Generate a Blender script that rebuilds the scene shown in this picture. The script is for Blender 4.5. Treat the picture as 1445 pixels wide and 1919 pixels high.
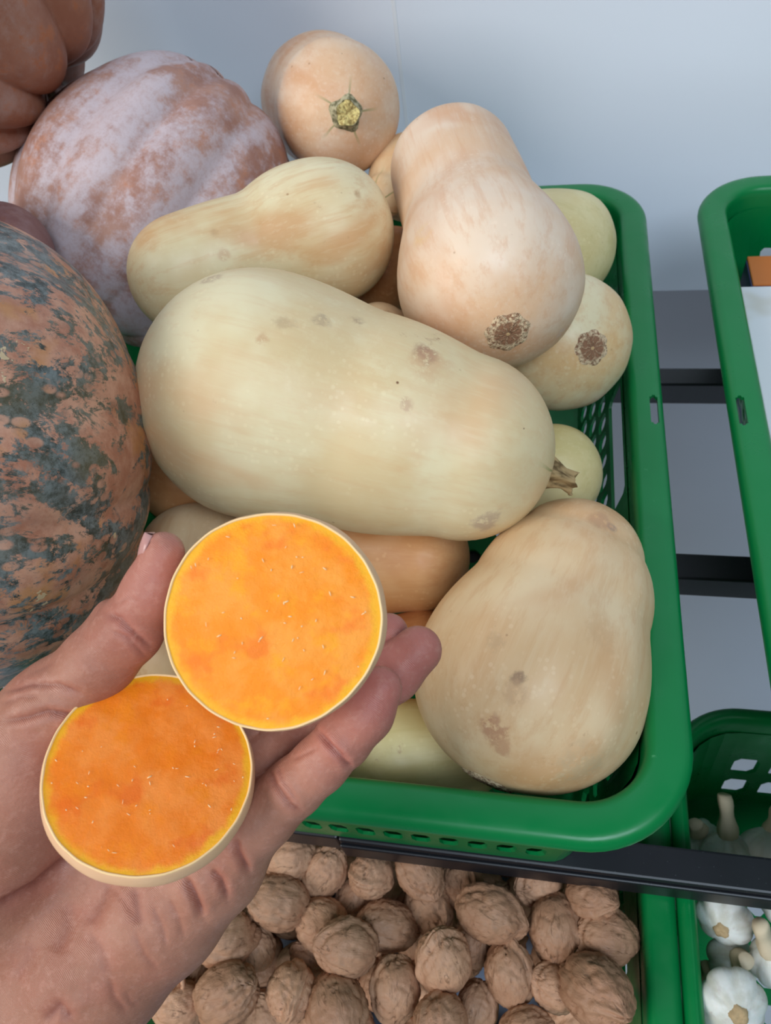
import bpy, bmesh, math, random
import numpy as np
from mathutils import Vector, Matrix
from mathutils.bvhtree import BVHTree

for o in list(bpy.data.objects):
    bpy.data.objects.remove(o)
scene = bpy.context.scene
COL = scene.collection

# ------------------------------------------------------------------ camera
W, H, FPX = 1445.0, 1919.0, 1450.0
CAM = Vector((0, 0, 1.35))
_X = Vector((1.0, 0.0376, -0.2)).normalized()          # world axes seen from the camera
_Y = Vector((0.25, -1.352, 1.0)); _Y = (_Y - _X * _Y.dot(_X)).normalized()
_Z = _X.cross(_Y)
cam_d = bpy.data.cameras.new('camera'); cam = bpy.data.objects.new('camera', cam_d); COL.objects.link(cam)
R3 = Matrix(((_X[0], -_X[1], -_X[2]), (_Y[0], -_Y[1], -_Y[2]), (_Z[0], -_Z[1], -_Z[2])))
cam.matrix_world = Matrix.Translation(CAM) @ R3.to_4x4()
cam_d.sensor_fit = 'VERTICAL'; cam_d.sensor_height = 24.0
cam_d.lens = FPX / H * 24.0
cam_d.clip_start = 0.01
cam_d.dof.use_dof = True; cam_d.dof.focus_distance = 0.36; cam_d.dof.aperture_fstop = 13.0
scene.camera = cam

# ------------------------------------------------------------------ light
scene.view_settings.view_transform = 'Standard'; scene.view_settings.look = 'None'
scene.view_settings.gamma = 1.0; scene.view_settings.use_curve_mapping = False
scene.view_settings.exposure = -0.06
world = bpy.data.worlds.new('world'); scene.world = world; world.use_nodes = True
bg = world.node_tree.nodes['Background']
bg.inputs[0].default_value = (0.84, 0.92, 1.0, 1); bg.inputs[1].default_value = 0.13

def area_light(name, loc, target, size, size_y, power, color):
    l = bpy.data.lights.new(name, 'AREA'); l.shape = 'RECTANGLE'; l.size = size; l.size_y = size_y
    l.energy = power; l.color = color
    o = bpy.data.objects.new(name, l); COL.objects.link(o); o.location = loc
    o.rotation_euler = (Vector(target) - Vector(loc)).to_track_quat('-Z', 'Y').to_euler()
    return o
area_light('window_daylight', (-2.0, -1.3, 2.55), (-0.1, 0.45, 0.95), 1.8, 1.5, 71, (1.0, 0.97, 0.93))
area_light('ceiling_panel_light', (0.75, -1.0, 2.85), (0.15, 0.4, 0.9), 1.4, 0.8, 40, (0.72, 0.86, 1.0))

# ------------------------------------------------------------------ helpers
def P(px, py, d):
    u = Vector(((px - W / 2) / FPX, (py - H / 2) / FPX, 1.0)) * d
    return CAM + Vector((u.dot(_X), u.dot(_Y), u.dot(_Z)))
def PZ(px, py, z):
    """point on the horizontal plane z seen at a pixel; also its depth"""
    q = P(px, py, 1.0) - CAM
    d = (z - CAM.z) / q.z
    return CAM + q * d, d
CAM2W = Matrix(((_X[0], _X[1], _X[2], 0), (_Y[0], _Y[1], _Y[2], 0), (_Z[0], _Z[1], _Z[2], CAM.z), (0, 0, 0, 1)))
def camdir(x, y, z):
    v = Vector((x, y, z)); return Vector((v.dot(_X), v.dot(_Y), v.dot(_Z))).normalized()
def lin(c):
    return tuple(((v / 255.0) / 12.92 if v / 255.0 <= 0.04045 else ((v / 255.0 + 0.055) / 1.055) ** 2.4) for v in c) + (1.0,)
def tag(o, label=None, cat=None, group=None, kind=None):
    if label: o['label'] = label
    if cat: o['category'] = cat
    if group: o['group'] = group
    if kind: o['kind'] = kind
    return o
def link(name, me, material=None, parent=None, smooth=True):
    o = bpy.data.objects.new(name, me); COL.objects.link(o)
    if material is not None and len(me.materials) == 0: me.materials.append(material)
    if parent is not None: o.parent = parent
    if smooth:
        me.polygons.foreach_set('use_smooth', [True] * len(me.polygons))
    return o
def mesh(name, verts, faces):
    me = bpy.data.meshes.new(name); me.from_pydata([tuple(v) for v in verts], [], faces); me.update(); return me
def empty(name, loc):
    o = bpy.data.objects.new(name, None); COL.objects.link(o); o.location = loc
    o.empty_display_size = 0.02; bpy.context.view_layer.update(); return o
def box_mesh(name, x0, x1, y0, y1, z0, z1, bev=0.0, seg=2):
    bm = bmesh.new(); bmesh.ops.create_cube(bm, size=1.0)
    for v in bm.verts:
        v.co = Vector(((x0 + x1) / 2 + v.co.x * (x1 - x0), (y0 + y1) / 2 + v.co.y * (y1 - y0), (z0 + z1) / 2 + v.co.z * (z1 - z0)))
    if bev > 0: bmesh.ops.bevel(bm, geom=bm.edges[:], offset=bev, segments=seg, affect='EDGES', profile=0.5)
    me = bpy.data.meshes.new(name); bm.to_mesh(me); bm.free(); return me
def frame(origin, zdir, xhint):
    z = zdir.normalized(); x = (xhint - z * xhint.dot(z)).normalized(); y = z.cross(x)
    return Matrix(((x.x, y.x, z.x, origin.x), (x.y, y.y, z.y, origin.y), (x.z, y.z, z.z, origin.z), (0, 0, 0, 1)))

# ------------------------------------------------------------------ material helper
class NM:
    def __init__(s, name, rough=0.5, spec=0.5):
        s.m = bpy.data.materials.new(name); s.m.use_nodes = True
        s.t = s.m.node_tree; s.b = s.t.nodes['Principled BSDF']
        s.b.inputs['Roughness'].default_value = rough
        s.b.inputs['Specular IOR Level'].default_value = spec
        s.co = s.t.nodes.new('ShaderNodeTexCoord').outputs['Object']
    def n(s, t): return s.t.nodes.new(t)
    def set(s, sock, v):
        if isinstance(v, bpy.types.NodeSocket): s.t.links.new(v, sock)
        else: sock.default_value = v
    def map(s, scale=(1, 1, 1), loc=(0, 0, 0), rot=(0, 0, 0), vec=None):
        n = s.n('ShaderNodeMapping'); s.set(n.inputs['Vector'], vec or s.co)
        n.inputs['Scale'].default_value = scale; n.inputs['Location'].default_value = loc; n.inputs['Rotation'].default_value = rot
        return n.outputs[0]
    def noise(s, scale, detail=3, rough=0.55, vec=None, dist=0.0):
        n = s.n('ShaderNodeTexNoise'); s.set(n.inputs['Vector'], vec or s.co)
        n.inputs['Scale'].default_value = scale; n.inputs['Detail'].default_value = detail
        n.inputs['Roughness'].default_value = rough; n.inputs['Distortion'].default_value = dist
        return n.outputs['Fac']
    def voro(s, scale, feature='F1', vec=None, rnd=1.0):
        n = s.n('ShaderNodeTexVoronoi'); n.feature = feature; s.set(n.inputs['Vector'], vec or s.co)
        n.inputs['Scale'].default_value = scale; n.inputs['Randomness'].default_value = rnd
        return n.outputs['Distance']
    def step(s, v, a, b, lo=0.0, hi=1.0):
        n = s.n('ShaderNodeMapRange'); n.interpolation_type = 'SMOOTHSTEP'; s.set(n.inputs[0], v)
        n.inputs[1].default_value = a; n.inputs[2].default_value = b; n.inputs[3].default_value = lo; n.inputs[4].default_value = hi
        return n.outputs[0]
    def math(s, op, a, b=0.0, c=0.0):
        n = s.n('ShaderNodeMath'); n.operation = op; s.set(n.inputs[0], a); s.set(n.inputs[1], b); s.set(n.inputs[2], c); return n.outputs[0]
    def mix(s, f, a, b):
        n = s.n('ShaderNodeMix'); n.data_type = 'RGBA'
        s.set(n.inputs[0], f); s.set(n.inputs[6], a); s.set(n.inputs[7], b); return n.outputs[2]
    def dist(s, p):
        n = s.n('ShaderNodeVectorMath'); n.operation = 'DISTANCE'; s.set(n.inputs[0], s.co); n.inputs[1].default_value = p; return n.outputs['Value']
    def sep(s, vec=None):
        n = s.n('ShaderNodeSeparateXYZ'); s.set(n.inputs[0], vec or s.co); return n.outputs
    def color(s, c): s.set(s.b.inputs['Base Color'], c)
    def bump(s, h, strength=0.3, dist=0.001):
        n = s.n('ShaderNodeBump'); s.set(n.inputs['Height'], h); n.inputs['Strength'].default_value = strength
        n.inputs['Distance'].default_value = dist; s.t.links.new(n.outputs[0], s.b.inputs['Normal'])

def plain(name, rgb, rough=0.5, spec=0.5, var=0.0, vscale=20):
    k = NM(name, rough, spec)
    if var:
        a = tuple(c * (1 - var) for c in lin(rgb)[:3]) + (1,)
        b = tuple(min(1, c * (1 + var)) for c in lin(rgb)[:3]) + (1,)
        k.color(k.mix(k.noise(vscale, 4), a, b))
    else: k.color(lin(rgb))
    return k.m

# structure materials
wk = NM('wall_paint', 0.42, 0.4); wk.color(wk.mix(wk.noise(2.2, 2), lin((220, 226, 236)), lin((226, 232, 242)))); wk.bump(wk.noise(160, 2), 0.03, 0.0004); M_WALL = wk.m
fk = NM('floor_vinyl', 0.5, 0.3); fk.color(fk.mix(fk.noise(6, 4), lin((222, 231, 246)), lin((228, 236, 250)))); M_FLOOR = fk.m
rk = NM('black_steel', 0.42, 0.5)
rc = rk.mix(rk.noise(35, 4), lin((17, 19, 25)), lin((26, 28, 35)))
rc = rk.mix(rk.step(rk.voro(260), 0.10, 0.05), rc, lin((70, 72, 78)))
rk.color(rc); rk.bump(rk.noise(700, 2), 0.06, 0.0004); M_RAIL = rk.m
gk = NM('green_plastic', 0.33, 0.38)
gc = gk.mix(gk.noise(14, 4), lin((0, 112, 54)), lin((2, 124, 64)))
gc = gk.mix(gk.step(gk.noise(90, 6, 0.75), 0.68, 0.76), gc, lin((70, 150, 100)))
gk.color(gc); gk.set(gk.b.inputs['Roughness'], gk.step(gk.noise(40, 5), 0.3, 0.7, 0.26, 0.42))
gk.bump(gk.noise(60, 2), 0.05, 0.0008); M_GREEN = gk.m
M_LINER = plain('pale_liner_paper', (138, 148, 168), 0.8, 0.2, 0.05)

# ------------------------------------------------------------------ setting
ZC = CAM.z
ZRIM = ZC - 0.43
WALL_Y = 0.88
WALL_BOTTOM = ZC - 0.669
fl = link('floor', box_mesh('floor', -4, 4, -3.0, 4.0, -0.05, 0.0), M_FLOOR, smooth=False); tag(fl, kind='structure', label='pale blue grey shop floor under the rack', cat='floor')
seam = PZ(737, 20, ZC)[0]
q = P(740, 30, 1.0) - CAM; seam_x = (CAM + q * (WALL_Y / q.y)).x
wb = empty('wall_back', (0, WALL_Y, WALL_BOTTOM)); tag(wb, kind='structure', label='white wall panelling behind the baskets', cat='wall')
for a, b in ((-3.0, seam_x), (seam_x, 3.0)):
    p = link('wall_panel', box_mesh('wall_panel', a, b, 0.0, 0.02, 0.0, 2.2, 0.0012, 2), M_WALL, wb, smooth=False)
link('seam_strip', box_mesh('seam_strip', seam_x - 0.0022, seam_x + 0.0022, -0.0006, 0.004, 0.001, 2.19, 0.0004, 2), plain('seam_filler', (226, 229, 234), 0.4), wb, smooth=False)

# ------------------------------------------------------------------ rack
rack = empty('display_rack', (0, 0.128, 0.0)); tag(rack, 'black square-tube steel rack carrying the green baskets', 'rack')
def rail(name, x0, x1, y0, y1, z0, z1):
    return link(name, box_mesh(name, x0, x1, y0 - 0.128, y1 - 0.128, z0, z1, 0.0018, 2), M_RAIL, rack, smooth=False)
ZSH = ZC - 0.582
rail('back_rail', -1.6, 1.6, 0.613, 0.638, ZSH - 0.028, ZSH)
rail('middle_rail', -1.6, 1.6, 0.378, 0.404, ZSH - 0.028, ZSH)
jx = PZ(628, 1595, ZSH)[0].x
rail('front_rail', jx + 0.0006, 1.6, 0.136, 0.159, ZC - 0.614, ZSH)
rail('front_rail', -1.6, jx - 0.0006, 0.1375, 0.159, ZC - 0.6135, ZSH - 0.0015)
rail('front_lip', jx + 0.0006, 1.6, 0.1335, 0.1365, ZC - 0.616, ZC - 0.589)
for x in (-1.5, 1.5):
    for y in (0.148, 0.625):
        rail('post', x - 0.014, x + 0.014, y - 0.012, y + 0.012, 0.0, ZC - 0.614 if y < 0.3 else ZSH - 0.028)
rail('cross_brace', -1.6, 1.6, 0.20, 0.225, ZC - 0.805, ZC - 0.778)
rail('cross_brace', -1.6, 1.6, -0.28, -0.255, ZC - 0.805, ZC - 0.778)
for x in (-1.5, 1.5):
    rail('post', x - 0.014, x + 0.014, -0.279, -0.256, 0.0, ZC - 0.805)

# ------------------------------------------------------------------ baskets
def rr_pt(seg, f, x0, x1, y0, y1, r):
    """rounded rectangle, segments: 0 front,1 c,2 right,3 c,4 back,5 c,6 left,7 c"""
    if seg == 0: return (x0 + r + (x1 - x0 - 2 * r) * f, y0)
    if seg == 2: return (x1, y0 + r + (y1 - y0 - 2 * r) * f)
    if seg == 4: return (x1 - r - (x1 - x0 - 2 * r) * f, y1)
    if seg == 6: return (x0, y1 - r - (y1 - y0 - 2 * r) * f)
    c = {1: (x1 - r, y0 + r, -90), 3: (x1 - r, y1 - r, 0), 5: (x0 + r, y1 - r, 90), 7: (x0 + r, y0 + r, 180)}[seg]
    a = math.radians(c[2] + 90 * f); return (c[0] + r * math.cos(a), c[1] + r * math.sin(a))

def hole_cell(bm, fn, a0, a1, b0, b1, th, hole, hx=0.16, hy=0.16):
    """one cell of a perforated sheet; fn(a,b,layer)->co"""
    sq = [(a0, b0), (a1, b0), (a1, b1), (a0, b1)]
    if not hole:
        for l in (0, 1):
            bm.faces.new([bm.verts.new(fn(a, b, l)) for a, b in (sq if l else sq[::-1])])
        return
    mx, my = (a1 - a0) * hx, (b1 - b0) * hy
    cx, cy = mx * 0.9, my * 0.9
    A0, A1, B0, B1 = a0 + mx, a1 - mx, b0 + my, b1 - my
    oc = [(A0 + cx, B0), (A1 - cx, B0), (A1, B0 + cy), (A1, B1 - cy), (A1 - cx, B1), (A0 + cx, B1), (A0, B1 - cy), (A0, B0 + cy)]
    rings = []
    for l in (0, 1):
        S = [bm.verts.new(fn(a, b, l)) for a, b in sq]; O = [bm.verts.new(fn(a, b, l)) for a, b in oc]
        for i in range(4):
            j = (i + 1) % 4
            f1 = [S[i], S[j], O[2 * i + 1], O[2 * i]]; f2 = [S[j], O[(2 * i + 2) % 8], O[2 * i + 1]]
            bm.faces.new(f1 if l else f1[::-1]); bm.faces.new(f2 if l else f2[::-1])
        rings.append(O)
    for i in range(8):
        j = (i + 1) % 8
        bm.faces.new([rings[0][i], rings[0][j], rings[1][j], rings[1][i]])

def basket(label, x0, x1, y0, y1, zrim, depth, rimw, r, taper, tapy, slot=True, cell=0.021, rows=4, handle=True, group=None):
    ox, oy, oz = (x0 + x1) / 2, (y0 + y1) / 2, zrim - depth
    root = empty('basket', (ox, oy, oz)); tag(root, label, 'basket', group)
    # rim
    prof = [(0.0, -0.0085), (0.0, -0.0065), (0.0008, -0.0042), (0.0026, -0.0017), (0.0055, -0.0003), (0.0085, 0.0), (rimw - 0.0065, 0.0), (rimw - 0.004, -0.0006),
            (rimw - 0.0018, -0.0022), (rimw - 0.0005, -0.005), (rimw, -0.009), (rimw + 0.001, -0.026), (rimw - 0.0015, -0.026), (rimw - 0.0025, -0.008), (rimw - 0.006, -0.003),
            (0.006, -0.003), (0.003, -0.006), (0.0024, -0.0085)]
    vs, fs, cols = [], [], []
    for seg in range(8):
        n = 14 if seg % 2 else 10
        for i in range(n): cols.append((seg, i / n))
    for seg, f in cols:
        for (o, z) in prof:
            x, y = rr_pt(seg, f, x0 + o, x1 - o, y0 + o, y1 - o, max(r - o, 0.006))
            vs.append((x - ox, y - oy, zrim + z - oz))
    m, n = len(prof), len(cols)
    for i in range(n):
        for j in range(m):
            fs.append((i * m + j, ((i + 1) % n) * m + j, ((i + 1) % n) * m + (j + 1) % m, i * m + (j + 1) % m))
    me = mesh('rim', vs, fs)
    bm = bmesh.new(); bm.from_mesh(me); bmesh.ops.recalc_face_normals(bm, faces=bm.faces[:]); bm.to_mesh(me); bm.free()
    rim = link('rim', me, M_GREEN, root)
    if slot:
        cut = bmesh.new()
        for sx in (-1, 1):
            xc = (x1 - ox - 0.0075) * sx
            bmm = bmesh.new(); bmesh.ops.create_cube(bmm, size=1.0)
            for v in bmm.verts: v.co = Vector((xc + v.co.x * 0.0058, v.co.y * 0.030, depth + v.co.z * 0.02))
            bmesh.ops.bevel(bmm, geom=[e for e in bmm.edges if abs(e.verts[0].co.z - e.verts[1].co.z) > 0.01], offset=0.0018, segments=3, affect='EDGES')
            tm = bpy.data.meshes.new('t'); bmm.to_mesh(tm); bmm.free(); cut.from_mesh(tm)
        cm = bpy.data.meshes.new('cut'); cut.to_mesh(cm); cut.free()
        co = link('cut', cm, M_GREEN, root)
        md = rim.modifiers.new('b', 'BOOLEAN'); md.object = co; md.operation = 'DIFFERENCE'; md.solver = 'EXACT'
        bpy.context.view_layer.update(); dg = bpy.context.evaluated_depsgraph_get()
        nm = bpy.data.meshes.new_from_object(rim.evaluated_get(dg)); rim.modifiers.clear(); rim.data = nm; nm.name = 'rim'
        bpy.data.objects.remove(co)
    rim.data.set_sharp_from_angle(angle=math.radians(38))
    # walls
    bm = bmesh.new()
    th = 0.0025; i0 = rimw - 0.0012; wt = 0.02; wd = depth - wt
    def wallfn_for(seg):
        def fn(a, b, l):
            o = i0 + taper * b + (th if l else 0.0)
            oy_ = i0 + tapy * b + (th if l else 0.0)
            x, y = rr_pt(seg, a, x0 + o, x1 - o, y0 + oy_, y1 - oy_, max(r - i0 - (taper + tapy) / 2 * b, 0.012))
            return (x - ox, y - oy, zrim - wt - wd * b - oz)
        return fn
    edges = [0.0, 0.30] + [0.30 + 0.62 * (k + 1) / (rows - 1) for k in range(rows - 1)] + [1.0]
    for seg in range(8):
        fn = wallfn_for(seg)
        if seg % 2:
            for k in range(6):
                for b0, b1 in zip(edges[:-1], edges[1:]): hole_cell(bm, fn, k / 6, (k + 1) / 6, b0, b1, th, False)
        else:
            Ls = (x1 - x0 if seg in (0, 4) else y1 - y0) - 2 * r
            nc = int(round(Ls / cell)); mid = nc / 2; hw = 0.062 / cell
            k0, k1 = int(round(mid - hw)), int(round(mid + hw))
            if handle and seg in (2, 6): hole_cell(bm, fn, k0 / nc, k1 / nc, 0.0, 0.30, th, True, 0.04, 0.12)
            for k in range(nc):
                for ri, (b0, b1) in enumerate(zip(edges[:-1], edges[1:])):
                    if ri == 0 and handle and seg in (2, 6) and k0 <= k < k1: continue
                    hole_cell(bm, fn, k / nc, (k + 1) / nc, b0, b1, th, 0 < ri < rows)
    bmesh.ops.remove_doubles(bm, verts=bm.verts[:], dist=1e-5)
    me = bpy.data.meshes.new('lattice_wall'); bm.to_mesh(me); bm.free()
    link('lattice_wall', me, M_GREEN, root, smooth=False)
    # base
    bm = bmesh.new(); o = i0 + taper; o2 = i0 + tapy; rb = max(r - i0 - (taper + tapy) / 2, 0.012)
    X0, X1, Y0, Y1 = x0 + o, x1 - o, y0 + o2, y1 - o2
    def clampxy(x, y):
        cx = min(max(x, X0 + rb), X1 - rb); cy = min(max(y, Y0 + rb), Y1 - rb)
        dx, dy = x - cx, y - cy; L = math.hypot(dx, dy)
        if L > rb: x, y = cx + dx * rb / L, cy + dy * rb / L
        return x, y
    nx, ny = int((X1 - X0) / 0.026), int((Y1 - Y0) / 0.026)
    def bf(a, b, l):
        x, y = clampxy(X0 + (X1 - X0) * a, Y0 + (Y1 - Y0) * b)
        return (x - ox, y - oy, zrim - depth + (0.003 if l else 0.0) - oz)
    for i in range(nx):
        for j in range(ny):
            hole_cell(bm, bf, i / nx, (i + 1) / nx, j / ny, (j + 1) / ny, 0.003, 0 < i < nx - 1 and 0 < j < ny - 1, 0.22, 0.22)
    bmesh.ops.remove_doubles(bm, verts=bm.verts[:], dist=1e-5)
    me = bpy.data.meshes.new('base_grid'); bm.to_mesh(me); bm.free()
    link('base_grid', me, M_GREEN, root, smooth=False)
    return root

D_UP = 0.151
basket('green plastic basket heaped with butternut squash', -0.31, 0.0875, 0.1115, 0.742, ZRIM, D_UP, 0.0255, 0.062, 0.028, 0.003, group='green plastic baskets')
basket('green plastic basket on the right holding a white and orange carton', 0.133, 0.533, 0.1115, 0.742, ZRIM, D_UP, 0.0255, 0.062, 0.028, 0.003, group='green plastic baskets')
basket('green plastic basket mostly hidden behind the pumpkins', -0.757, -0.357, 0.1115, 0.742, ZRIM, D_UP, 0.0255, 0.062, 0.028, 0.003, group='green plastic baskets')
ZLOW = ZC - 0.622
basket('lower green basket full of walnuts', -0.296, 0.1045, -0.32, 0.28, ZLOW, 0.155, 0.0235, 0.055, 0.010, 0.008, slot=False, cell=0.017, handle=False, group='green plastic baskets')
basket('lower green basket of garlic bulbs', 0.1049, 0.506, -0.32, 0.285, ZLOW, 0.155, 0.0135, 0.06, 0.010, 0.010, slot=False, cell=0.033, rows=3, handle=False, group='green plastic baskets')
ln = link('liner_sheet', box_mesh('liner_sheet', -0.255, 0.063, -0.278, 0.24, ZLOW - 0.1515, ZLOW - 0.1500, 0.0006, 1), M_LINER, smooth=False)
tag(ln, 'pale blue grey paper sheet lining the walnut basket', 'liner')

# ------------------------------------------------------------------ squash
SQM = {}
def squash_mat(name, base, light, dark, stains=(), rays=0.0, zl=0.0, seed=0.0, streak=1.0, speck=1.0):
    k = NM(name, 0.46, 0.45)
    off = k.map(loc=(seed, seed * 1.7, seed * 0.6))
    st = k.map((1, 1, 0.09), (seed, 0, seed), vec=k.co)
    c = k.mix(k.step(k.noise(16, 4, vec=off), 0.36, 0.64), lin(base), lin(light))
    c = k.mix(k.math('MULTIPLY', k.step(k.noise(9, 3, vec=off, dist=0.6), 0.45, 0.66), 0.75), c, lin(dark))
    c = k.mix(k.math('MULTIPLY', k.step(k.noise(130, 4, 0.7, vec=st), 0.46, 0.68), 0.38 * streak), c, lin(dark))
    c = k.mix(k.math('MULTIPLY', k.step(k.noise(300, 3, 0.6, vec=st), 0.5, 0.7), 0.28 * streak), c, lin(light))
    pale = tuple(min(255, v + 14) for v in light)
    dots = k.math('MULTIPLY', k.step(k.voro(210, vec=off), 0.34, 0.18), k.step(k.noise(22, 3, vec=off), 0.48, 0.62))
    c = k.mix(k.math('MULTIPLY', dots, 0.28 * speck), c, lin(pale))
    sp = k.math('MULTIPLY', k.step(k.voro(55, vec=off), 0.07, 0.03), k.step(k.noise(30, 2, vec=off), 0.5, 0.6))
    c = k.mix(k.math('MULTIPLY', sp, 0.7 * speck), c, lin((150, 105, 70)))
    bl = k.math('MULTIPLY', k.step(k.noise(26, 6, 0.7, vec=off), 0.66, 0.74), k.step(k.noise(170, 3, 0.7, vec=off), 0.45, 0.6))
    c = k.mix(k.math('MULTIPLY', bl, 0.55 * speck), c, lin((165, 120, 88)))
    hsum = k.noise(45, 3, vec=off)
    for (p, rad, col, amt, sc) in stains:
        warp = k.math('ADD', k.dist(p), k.math('MULTIPLY', k.math('SUBTRACT', k.noise(60, 4, 0.65, vec=off), 0.5), rad * 2.4))
        msk = k.step(warp, rad, rad * 0.35)
        net = k.step(k.noise(sc, 4, 0.75, vec=off), 0.36, 0.52)
        c = k.mix(k.math('MULTIPLY', k.math('MULTIPLY', msk, net), amt), c, lin(col))
    if rays > 0:
        s = k.sep(); ang = k.math('ARCTAN2', s[1], s[0])
        rr = k.math('SQRT', k.math('ADD', k.math('MULTIPLY', s[0], s[0]), k.math('MULTIPLY', s[1], s[1])))
        cs = k.math('COSINE', k.math('ADD', k.math('MULTIPLY', ang, 5.0), k.math('MULTIPLY', k.noise(40, 2), 0.9)))
        m1 = k.math('MULTIPLY', k.step(cs, 0.955, 0.998), k.step(rr, rays, 0.008))
        m1 = k.math('MULTIPLY', m1, k.step(s[2], zl * 0.72, zl * 0.82))
        c = k.mix(k.math('MULTIPLY', m1, 0.85), c, lin((112, 128, 62)))
    k.color(c)
    k.set(k.b.inputs['Roughness'], k.step(k.noise(60, 4, vec=off), 0.3, 0.7, 0.38, 0.56))
    k.b.inputs['Subsurface Weight'].default_value = 0.06; k.b.inputs['Subsurface Radius'].default_value = (0.006, 0.003, 0.0015)
    k.b.inputs['Subsurface Scale'].default_value = 0.6
    k.bump(k.math('ADD', hsum, k.math('MULTIPLY', k.noise(260, 3, vec=st), 0.25)), 0.16, 0.0016)
    return k.m
# stem and scar
sk = NM('dry_stem', 0.8, 0.2); s1 = sk.map((1, 1, 0.25))
sk.color(sk.mix(sk.step(sk.noise(220, 4, vec=s1), 0.35, 0.65), lin((96, 76, 48)), lin((176, 148, 104)))); sk.bump(sk.noise(300, 4, vec=s1), 0.6, 0.0012); M_STEM = sk.m
sk = NM('pale_cut_stem', 0.8, 0.2); sk.color(sk.mix(sk.step(sk.noise(380, 4), 0.4, 0.62), lin((226, 208, 140)), lin((160, 136, 84)))); sk.bump(sk.noise(420, 4), 0.6, 0.001); M_CUT = sk.m
sk = NM('grey_stem', 0.8, 0.2); sk.color(sk.mix(sk.step(sk.noise(300, 4), 0.35, 0.65), lin((104, 100, 72)), lin((186, 176, 142)))); sk.bump(sk.noise(320, 4), 0.6, 0.0012); M_GSTEM = sk.m
sk = NM('corky_scar', 0.85, 0.15)
sx = sk.sep(); ang = sk.math('ARCTAN2', sx[1], sx[0]); rr = sk.math('SQRT', sk.math('ADD', sk.math('MULTIPLY', sx[0], sx[0]), sk.math('MULTIPLY', sx[1], sx[1])))
spk = sk.step(sk.math('ADD', sk.math('SINE', sk.math('ADD', sk.math('MULTIPLY', ang, 9.0), sk.math('MULTIPLY', sk.noise(260, 4), 16.0))), sk.math('MULTIPLY', sk.noise(500, 3), 0.8)), 0.7, 1.35)
c = sk.mix(sk.noise(260, 4), lin((120, 84, 62)), lin((166, 126, 98)))
c = sk.mix(sk.math('MULTIPLY', spk, 0.6), c, lin((206, 172, 138)))
ring = sk.math('MULTIPLY', sk.step(rr, 0.0080, 0.0096), sk.step(sk.noise(420, 3), 0.38, 0.55))
c = sk.mix(ring, c, lin((222, 196, 160)))
c = sk.mix(sk.step(rr, 0.0015, 0.0008), c, lin((226, 190, 140)))
sk.color(c); sk.bump(sk.math('ADD', sk.noise(420, 4), spk), 0.8, 0.0012); M_SCAR = sk.m

def profile(cs, L, t):
    """radius of the envelope of spheres (c, r) at distances t"""
    c = np.linspace(cs[0][0], cs[-1][0], 160)
    xs = np.array([a for a, b in cs]); rs = np.array([b for a, b in cs])
    rho = np.empty_like(c)
    for i in range(len(xs) - 1):
        m = (c >= xs[i]) & (c <= xs[i + 1]); f = (c[m] - xs[i]) / (xs[i + 1] - xs[i]); f = f * f * (3 - 2 * f)
        rho[m] = rs[i] * (1 - f) + rs[i + 1] * f
    q = rho[None, :] ** 2 - (t[:, None] - c[None, :]) ** 2
    return np.sqrt(np.maximum(q.max(axis=1), 0))

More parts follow.
